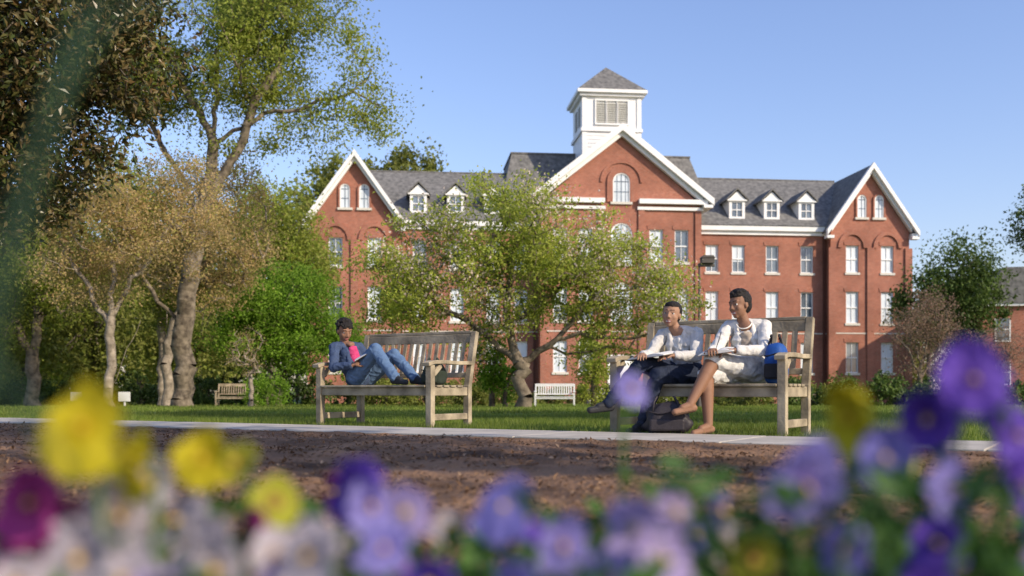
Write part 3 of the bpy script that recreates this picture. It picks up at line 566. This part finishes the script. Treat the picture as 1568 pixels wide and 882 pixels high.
def body(j,c):
    F=Fig(); g=lambda k:vv(j[k])
    side=nrm(g('shL')-g('shR')); f=nrm(np.cross(side,nrm(g('chest')-g('pelvis')))); 
    if np.dot(f,vv(j['face']))<0: f=-f
    p,ch,nk=g('pelvis'),g('chest'),g('neck'); waist=p*.55+ch*.45
    F.cap(p,waist,.150,.116,c['torso'],side=side,k=.78); F.cap(p*.75+waist*.25,ch,.136,.128,c['torso'],side=side,k=.72)
    F.cap(waist,ch,.115,.130,c['torso'],side=side,k=.74); F.cap(ch,ch*.5+nk*.5,.128,.078,c['torso'],side=side,k=.7)
    F.cap(g('shR'),g('shL'),.044,.044,c['torso'])
    for s_ in(-1,1): F.cap(ch+side*s_*.060+f*.056-vv((0,0,.01)),ch+side*s_*.053+f*.038-vv((0,0,.06)),.052,.048,c['torso']); F.cap(nk+side*s_*.03-vv((0,0,.02)),g('shL' if s_>0 else 'shR'),.034,.042,c['torso'])
    F.cap(ch+f*.094+vv((0,0,.03)),waist+f*.080-vv((0,0,.03)),.042,.052,c['inner'],side=side,k=.5)
    F.cap(ch+f*.062+vv((0,0,.085)),nk+f*.025-vv((0,0,.02)),.046,.046,c['skin'],side=side,k=.6)
    for s_ in(-1,1): F.cap(nk+side*s_*.058+f*.02-vv((0,0,.03)),ch+side*s_*.062+f*.095,.014,.016,c['torso']); F.cap(ch+side*s_*.062+f*.095,waist+side*s_*.085+f*.086-vv((0,0,.08)),.016,.020,c['torso'])
    hc=g('head'); F.cap(nk-vv((0,0,.03)),hc-nrm(j['face'])*.015-vv((0,0,.06)),.047,.041,c['skin'])
    for q in 'RL':
        sh,el,wr=g('sh'+q),g('el'+q),g('wr'+q); F.cap(sh,el,.050,.041,c['sleeve']); F.cap(el,el*.12+wr*.88,.042,.033,c['sleeve']); F.cap(el*.3+wr*.7,wr,.025,.021,c['skin'])
        F.hand(wr,j['hd'+q],j['hn'+q],c['skin'],j.get('curl',.6),1 if q=='R' else -1)
        hp,kn,an,to=g('hip'+q),g('kn'+q),g('an'+q),g('toe'+q)
        F.cap(hp,kn,.092,.062,c['thigh']); 
        mid=kn*.68+an*.32; F.cap(kn,mid,.056,.053,c['shin']); F.cap(mid,an,.052,c.get('ankr',.040),c['shin'])
        if c.get('bare'): F.cap(an*1.0,an+vv((0,0,-.02)),.033,.030,c['skin'])
        d=nrm(to-an); heel=an-nrm(vv((d[0],d[1],0)))*.03+vv((0,0,-.03)); F.cap(heel,to,.030,.025,c['shoe'],k=.95); F.cap(an+vv((0,0,-.01)),(an+to)/2,.032,.028,c.get('foottop',c['shoe']))
        F.cap(heel-vv((0,0,.016)),to-vv((0,0,.014)),.027,.025,c.get('sole',c['shoe']),k=.6)
    F.head(hc,j['face'],j.get('up',(0,0,1)),c['skin'],c.get('hair','short'),c.get('smile',True)); F.f=f; F.side=side
    return F
jA=dict(pelvis=(.25,.30,.49),chest=(.125,.28,.70),neck=(.085,.265,.835),head=(.10,.245,.945),face=(.86,-.38,-.36),up=(0,0,1),shR=(.065,.135,.79),shL=(.165,.405,.79),elR=(.16,.02,.575),wrR=(.37,.06,.60),elL=(.30,.41,.61),wrL=(.45,.26,.67),
 hdR=(.6,.5,.35),hnR=(-.1,-.8,.6),hdL=(.4,-.7,.2),hnL=(-.3,0,1),hipR=(.29,.20,.485),knR=(.60,.13,.745),anR=(.86,.11,.475),toeR=(1.01,.09,.43),hipL=(.29,.38,.485),knL=(.62,.40,.70),anL=(.90,.36,.475),toeL=(1.04,.34,.43))
F=body(jA,dict(torso=DEN,inner=PINK,skin=SK1,sleeve=DEN,leg=JEAN,thigh=JEAN,shin=JEAN,shoe=SHOE,ankr=.046,hair='curly',smile=False))
F.build('seated_woman_reading',B1,TH)
jC=dict(pelvis=(1.0,.37,.48),chest=(.98,.35,.755),neck=(.965,.32,.895),head=(.938,.275,1.01),face=(-.40,-.90,-.08),up=(-.08,0,1),shR=(.835,.315,.845),shL=(1.115,.37,.85),elR=(.795,.13,.66),wrR=(.845,-.07,.645),elL=(1.175,.16,.65),wrL=(1.01,-.03,.65),
 hdR=(.3,-.8,.1),hnR=(-.2,0,1),hdL=(-.8,-.45,.0),hnL=(0,.1,1),curl=.9,hipR=(.92,.33,.485),knR=(.81,-.10,.465),anR=(.85,-.16,.09),toeR=(.79,-.30,.035),hipL=(1.08,.33,.49),knL=(.85,-.06,.575),anL=(.75,-.27,.25),toeL=(.67,-.37,.19))
F=body(jC,dict(torso=WCARD,inner=CREAM,skin=SK1,sleeve=WCARD,leg=SKIRT,thigh=SKIRT,shin=SK1,shoe=SK1,sole=SANDAL,foottop=SK1,ankr=.033,bare=True,hair='crop'))
F.cap((.84,.02,.54),(1.02,.28,.53),.08,.11,SKIRT); 
EC=F.build('seated_woman_writing',B2,TH)
nb=MB(); pts=[];f=F.f;sd=F.side;nk=vv(jC['neck'])
for i in range(15):
    t=(i/14-.5)*math.pi*1.1; p=nk+sd*.058*math.sin(t)+f*(.03+.045*math.cos(t))+vv((0,0,-.018-.045*math.cos(t))); pts.append(tuple(p))
nb.tube(pts,.0055,6); nb.obj('necklace',PEARL,EC,smooth=True)
jB=dict(pelvis=(.45,.38,.48),chest=(.425,.34,.735),neck=(.41,.29,.855),head=(.385,.24,.955),face=(.15,-.98,.05),up=(.10,0,1),shR=(.285,.305,.80),shL=(.555,.35,.81),elR=(.24,.13,.63),wrR=(.27,-.07,.625),elL=(.615,.20,.62),wrL=(.50,.01,.62),
 hdR=(.35,-.8,.0),hnR=(0,0,1),hdL=(-.6,-.7,.0),hnL=(0,0,1),hipR=(.37,.34,.485),knR=(.27,-.08,.56),anR=(.09,-.31,.25),toeR=(-.01,-.42,.20),hipL=(.54,.34,.48),knL=(.41,-.09,.465),anL=(.31,-.15,.09),toeL=(.26,-.30,.035))
F=body(jB,dict(torso=GRAYC,inner=WCARD,skin=SK2,sleeve=GRAYC,leg=NAVY,thigh=NAVY,shin=NAVY,shoe=SHOE,ankr=.043,hair='tied'))
F.build('seated_woman_with_book',B2,TH)
M_paper=simple('paper',(.75,.73,.68),.8,.05,30); M_cov=simple('book_cover',(.16,.13,.10),.6,.1,10)
def book(name,loc,rz,tilt,c,w=.16,h=.24,parent=None):
    E=empty(name,loc,rz); E.rotation_euler=(tilt[0],tilt[1],rz)
    a=MB();b=MB()
    for s in(-1,1):
        n=6; prev=(0,.018)
        for i in range(1,n+1):
            x=s*w*i/n; z=.018+.012*math.sin(math.pi*i/n)-.010*i/n
            a.poly([(prev[0],-h/2,prev[1]),(x,-h/2,z),(x,h/2,z),(prev[0],h/2,prev[1])]); a.poly([(prev[0],-h/2,.004),(x,-h/2,.004),(x,-h/2,z),(prev[0],-h/2,prev[1])]); prev=(x,z)
        a.poly([(s*w,-h/2,.004),(s*w,h/2,.004),(s*w,h/2,prev[1]),(s*w,-h/2,prev[1])])
        b.box(min(0,s*(w+.006)),max(0,s*(w+.006)),-h/2-.005,h/2+.005,-.001,.003)
    a.obj('pages',M_paper,E);b.obj('cover',c,E)
def w2(B,x,y,z): c,s=math.cos(TH),math.sin(TH); return (B[0]+x*c-y*s,B[1]+x*s+y*c,z)
book('open_book',w2(B2,.34,-.02,.615),TH-.1,(.12,-.1),M_cov); book('open_notebook',w2(B2,.88,-.05,.635),TH+.2,(.15,-.12),M_cov,.13,.2)
book('open_book',w2(B1,.46,.17,.69),TH-1.2,(.5,.1),M_cov,.12,.19)
E=empty('pen',w2(B2,.90,-.14,.655)); p=MB(); p.tube([(0,0,0),(.03,.03,.07),(.05,.05,.13)],[.002,.004,.004],8); p.obj('pen_barrel',simple('pen_black',(.02,.02,.03),.3,.1,5),E)
def bag(name,B,x,y,z,dim,mat,rz=0,slump=.12,mat2=None,straps=True,seed=1):
    loc=w2(B,x,y,z); E=empty(name,loc,TH+rz); V=[];Fc=[];n=14;m=22
    for i in range(n+1):
        t=i/n; zz=dim[2]*t; sc=(1-(2*t-1)**6*.35)*(1-.35*t*t*slump*4)
        for j in range(m):
            a=2*math.pi*j/m; ca,sa=math.cos(a),math.sin(a); e=.55; X=math.copysign(abs(ca)**e,ca)*dim[0]/2; Y=math.copysign(abs(sa)**e,sa)*dim[1]/2
            w=1+slump*noise.noise((X*14+seed,Y*14,zz*12)); V.append((X*sc*w+slump*.05*math.sin(t*3),Y*sc*w,zz*(1+slump*.5*noise.noise((X*9,Y*9,seed)))))
    for i in range(n):
        for j in range(m): q=(j+1)%m; Fc.append((i*m+j,i*m+q,(i+1)*m+q,(i+1)*m+j))
    Fc.append(tuple(range(m))[::-1]); Fc.append(tuple(n*m+j for j in range(m)))
    b=MB(); b.v=V;b.f=Fc; o=b.obj('bag_body',mat,E,smooth=True)
    p=MB(); hh=dim[2]
    bb=MB(); bb.box(-dim[0]*.36,dim[0]*.36,-dim[1]*.5-.03,-dim[1]*.42,hh*.12,hh*.5); bb.obj('front_pocket',mat2 or mat,E,bevel=.014)
    if straps:
        for s in(-1,1):
            pts=[(s*dim[0]*.28,-dim[1]*.35,hh*.75)]+[(s*dim[0]*(.28-.1*math.sin(t)),-dim[1]*.2+.02*t,hh*(.95+.28*math.sin(t))) for t in np.linspace(.3,2.8,8)]+[(s*dim[0]*.28,dim[1]*.3,hh*.8)]
            p.tube(pts,.009,7)
        p.tube([(x_,-dim[1]*.47,hh*.72+.01*math.sin(x_*30)) for x_ in np.linspace(-dim[0]*.4,dim[0]*.4,8)],.006,6)
        p.obj('straps',mat2 or mat,E,smooth=True)
M_ol=mk((.03,.04,.03),'olive_canvas'); M_bl=mk((.02,.08,.30),'blue_nylon',.6); M_bk=mk((.02,.02,.025),'black_nylon',.6); M_dg=mk((.035,.03,.035),'dark_leather',.5)
bag('canvas_bag',B1,1.18,.30,.40,(.22,.20,.21),M_ol,.2,.15,seed=2); bag('blue_backpack',B2,1.25,.20,.40,(.16,.28,.30),M_bl,.1,.08,M_bk,seed=3); bag('dark_handbag',B2,.53,-.22,.02,(.36,.22,.23),M_dg,.5,.3,seed=4)
# ------------------------------------------------------------ pansies
def petalmat(name,c,c2):
    m,nt,b=newmat(name); N=nt.nodes;L=nt.links; b.inputs['Roughness'].default_value=.6; b.inputs['Specular IOR Level'].default_value=.15
    at=N.new('ShaderNodeAttribute'); at.attribute_name='rad'; cr=N.new('ShaderNodeValToRGB'); e=cr.color_ramp.elements; e[0].color=(*c2,1); e[0].position=.12; e[1].color=(*c,1); e[1].position=.42
    L.new(at.outputs['Fac'],cr.inputs['Fac']); L.new(cr.outputs['Color'],b.inputs['Base Color'])
    t=N.new('ShaderNodeBsdfTranslucent'); L.new(cr.outputs['Color'],t.inputs['Color']); ms=N.new('ShaderNodeMixShader'); ms.inputs[0].default_value=.35; L.new(b.outputs[0],ms.inputs[1]); L.new(t.outputs[0],ms.inputs[2]); L.new(ms.outputs[0],N['Material Output'].inputs['Surface']); return m
PM={'violet':petalmat('petal_violet',(.13,.065,.42),(.07,.02,.22)),'lav':petalmat('petal_lavender',(.27,.24,.56),(.20,.13,.45)),'blue':petalmat('petal_blue',(.18,.17,.48),(.30,.27,.55)),
 'yel':petalmat('petal_yellow',(.52,.44,.02),(.42,.30,.0)),'yelm':petalmat('petal_yellow_maroon',(.40,.40,.04),(.22,.03,.05)),'white':petalmat('petal_white',(.52,.47,.51),(.44,.32,.25)),'mag':petalmat('petal_magenta',(.34,.045,.21),(.14,.01,.07)),'lil':petalmat('petal_lilac',(.39,.31,.55),(.42,.35,.35))}
M_stem=simple('flower_stem',(.07,.15,.03),.6,.2,20); M_eye=simple('pansy_eye',(.6,.4,.05),.6,.1,20); L_fl=leafmat('pansy_leaf',[(.05,.13,.025),(.09,.19,.04),(.06,.15,.03)],.35,12,.7)
rg=random.Random(11)
stem=MB(); eyes=MB(); FE=empty('pansy_flower_bed')
PV={k:([],[],[]) for k in PM}
def pansy(x,y,z,size,kind,yaw=None,pitch=None):
    yaw=rg.uniform(-1.3,1.3) if yaw is None else yaw; pitch=rg.uniform(-.6,.6) if pitch is None else pitch
    M=Matrix.Translation((x,y,z))@Matrix.Rotation(yaw,4,'Z')@Matrix.Rotation(-pitch,4,'X')
    V,Fc,A=PV[kind]; R_=size/2
    for ang,sc,wd,dep in((70,.95,.62,.006),(110,.95,.62,.007),(10,.85,.6,.002),(170,.85,.6,.003),(-90,1.0,.85,-.002)):
        a=math.radians(ang+rg.uniform(-9,9)); n=len(V); U=7;W_=9; ph=rg.uniform(0,6); cv=rg.uniform(-.15,.45); sc*=rg.uniform(.85,1.1)
        for i in range(U):
            t=i/(U-1); 
            for j in range(W_):
                s=(j/(W_-1)-.5)*2; wid=R_*wd*math.sin(math.pi*min(1,(.08+.92*t)*.80))**.8; 
                rr=R_*sc*(t*(1.0-.22*s*s*t)); px=rr*math.cos(a)-s*wid*math.sin(a)*1.0; pz=rr*math.sin(a)+s*wid*math.cos(a)
                ruf=.13*R_*t*math.sin(s*7+ph)+cv*R_*t*t
                v=M@Vector((px,dep-ruf+.05*R_*s*s,pz)); V.append(tuple(v)); A.append(min(1,math.hypot(px,pz)/R_))
        for i in range(U-1):
            for j in range(W_-1): Fc.append((n+i*W_+j,n+i*W_+j+1,n+(i+1)*W_+j+1,n+(i+1)*W_+j))
    eyes.tube([tuple(M@Vector((0,.0,0))),tuple(M@Vector((0,-.006,-.001)))],[.003,.0015],6)
    b=M@Vector((0,.012,.0)); gx=x+rg.uniform(-.03,.03); gy=y+rg.uniform(.0,.05)
    stem.tube([(gx,gy,.02),((gx+b.x)/2+rg.uniform(-.01,.01),(gy+b.y)/2+.01,z*.55),(b.x,b.y+.008,z-.012),(b.x,b.y+.006,z+.006),tuple(M@Vector((0,.002,0)))],[.0028,.0024,.0018,.0017,.0016],6)
FL=[(.324,.70,.358,.062,'violet'),(.30,.72,.330,.05,'violet'),(.254,.75,.330,.062,'yel'),(.192,.65,.287,.066,'lav'),(.262,.70,.303,.045,'blue'),(.31,.70,.280,.055,'lav'),(.355,.70,.318,.05,'violet'),(.35,.68,.285,.05,'violet'),
(.108,.90,.352,.036,'lav'),(-.259,.60,.328,.064,'yel'),(-.235,.62,.300,.045,'yel'),(-.218,.70,.302,.045,'yel'),(-.20,.72,.298,.035,'yelm'),(-.167,.70,.272,.040,'yelm'),(-.315,.65,.277,.052,'mag'),(-.317,.65,.243,.048,'mag'),(-.295,.66,.262,.04,'mag'),
(-.26,.66,.268,.055,'white'),(-.225,.67,.262,.05,'white'),(-.27,.62,.245,.055,'white'),(-.20,.64,.246,.055,'white'),(-.235,.60,.235,.05,'white'),(-.123,.60,.250,.050,'white'),(-.155,.66,.24,.045,'white'),
(-.185,.62,.238,.045,'white'),(-.255,.70,.285,.04,'white'),(-.175,.68,.252,.036,'mag'),(-.215,.58,.222,.05,'lil'),(-.30,.60,.232,.045,'white'),(-.14,.62,.225,.045,'lil'),
(-.112,.70,.280,.052,'violet'),(-.098,.69,.270,.04,'lav'),(-.075,.70,.264,.045,'lil'),(-.085,.66,.245,.045,'lav'),(-.045,.72,.252,.03,'white'),
(-.006,.70,.268,.052,'blue'),(.01,.71,.258,.042,'violet'),(.035,.68,.244,.045,'lav'),(.085,.70,.252,.045,'lil'),(.118,.72,.262,.036,'lil'),(.10,.66,.238,.05,'lil'),(.062,.64,.230,.04,'lav'),
(.155,.74,.262,.032,'lav'),(.165,.68,.235,.04,'yelm'),(.22,.66,.245,.04,'lav'),(.29,.68,.245,.045,'violet'),(.35,.66,.25,.045,'lav'),(.25,.60,.228,.04,'violet'),(-.16,.9,.26,.04,'mag'),(-.05,.6,.232,.04,'violet'),(.0,.62,.226,.04,'lav'),(-.29,.75,.30,.05,'yel'),(.33,.85,.30,.05,'yelm')]
for a in FL:
    pansy(*a,yaw=rg.uniform(-.9,.9),pitch=rg.uniform(-.5,.5))
for i in range(90):
    x=rg.uniform(-.75,.75); y=rg.uniform(.5,1.0); pansy(x,y,rg.uniform(.15,.215),rg.uniform(.035,.05),rg.choice(['violet','lav','white','yel','lil','mag','blue'] if x>-.1 else ['white','white','lil','mag','yel']))
for k,(V,Fc,A) in PV.items():
    if V:
        o=fast('petals_'+k,V,Fc,PM[k],FE,smooth=True); at=o.data.attributes.new('rad','FLOAT','POINT'); at.data.foreach_set('value',np.array(A,dtype=np.float32))
stem.obj('stems',M_stem,FE,smooth=True); eyes.obj('flower_eyes',M_eye,FE,smooth=True)
n=3600; P=np.stack([R.uniform(-.8,.8,n),R.uniform(.48,1.05,n),R.uniform(.04,.22,n)],1); P[:,2]+=.015*np.sin(P[:,0]*25)
V,F_=leafquads(P,.045,.5,flat=.35,fold=.15); fast('leaves',V,F_,L_fl,FE)
Q=[]
for (x,y,z,sz,kd) in FL:
    for i in range(9): Q.append((x+rg.uniform(-.025,.025),y+rg.uniform(0,.04),z*rg.uniform(.5,.93)))
for i in range(260): Q.append((rg.gauss(.24,.09),rg.uniform(.62,.85),rg.uniform(.2,.29)))
V,F_=leafquads(np.array(Q),.035,.45,flat=.0,fold=.15); fast('stem_leaves',V,F_,L_fl,FE)
def blade(mb,pts,w):
    pts=[Vector(p) for p in pts]; out=[]
    for i in range(len(pts)-1):
        p0=pts[max(i-1,0)];p1=pts[i];p2=pts[i+1];p3=pts[min(i+2,len(pts)-1)]
        for k in range(8):
            t=k/8; out.append(.5*((2*p1)+(p2-p0)*t+(2*p0-5*p1+4*p2-p3)*t*t+(3*p1-p0-3*p2+p3)*t**3))
    out.append(pts[-1]); m=len(out)
    mb.tube(out,[max(.0005,w/2*min(1,1.6*(1-i/(m-1))+.05)) for i in range(m)],6)
gm=MB()
blade(gm,[(-.27,.37,0),(-.215,.36,.25),(-.180,.355,.39),(-.158,.35,.455),(-.135,.35,.486),(-.10,.35,.4855),(-.065,.35,.480)],.0055)
blade(gm,[(-.29,.38,0),(-.20,.36,.34),(-.165,.35,.44),(-.14,.345,.51),(-.11,.34,.58)],.0050)
blade(gm,[(-.26,.38,0),(-.23,.37,.27),(-.208,.36,.37),(-.180,.355,.352),(-.160,.35,.326),(-.148,.35,.305)],.0050)
gm.obj('tall_grass_plant',simple('grass_blade_dark',(.022,.055,.03),.6,.2,10),None,smooth=True)
# ------------------------------------------------------------ light, sky, camera
az=math.radians(127); el=math.radians(29)
w=bpy.data.worlds.new('World'); S.world=w; w.use_nodes=True; nt=w.node_tree
sk=nt.nodes.new('ShaderNodeTexSky'); sk.sky_type='NISHITA'; sk.sun_disc=False; sk.sun_elevation=el; sk.sun_rotation=az; sk.air_density=1.3; sk.dust_density=.9; sk.ozone_density=2.6
tint=nt.nodes.new('ShaderNodeVectorMath'); tint.operation='MULTIPLY'; tint.inputs[1].default_value=(1.22,1.16,1.42)
nt.links.new(sk.outputs[0],tint.inputs[0])
bg=nt.nodes['Background']; nt.links.new(tint.outputs[0],bg.inputs[0]); bg.inputs[1].default_value=.15
sd=bpy.data.lights.new('sun','SUN'); sd.energy=5.0; sd.angle=math.radians(.5); sd.color=(1,.86,.66); so=bpy.data.objects.new('sun',sd); link(so)
dirv=Vector((math.sin(az)*math.cos(el),math.cos(az)*math.cos(el),math.sin(el))); so.rotation_euler=dirv.to_track_quat('Z','Y').to_euler(); so.location=(20,-20,30)
cd=bpy.data.cameras.new('camera'); cd.lens=35; cd.sensor_width=36; cd.shift_y=.1; cd.clip_start=.02; cd.clip_end=4000
cd.dof.use_dof=True; cd.dof.focus_distance=9.0; cd.dof.aperture_fstop=2.2
co=bpy.data.objects.new('camera',cd); link(co); co.location=(0,0,.35); co.rotation_euler=(math.pi/2,0,0); S.camera=co
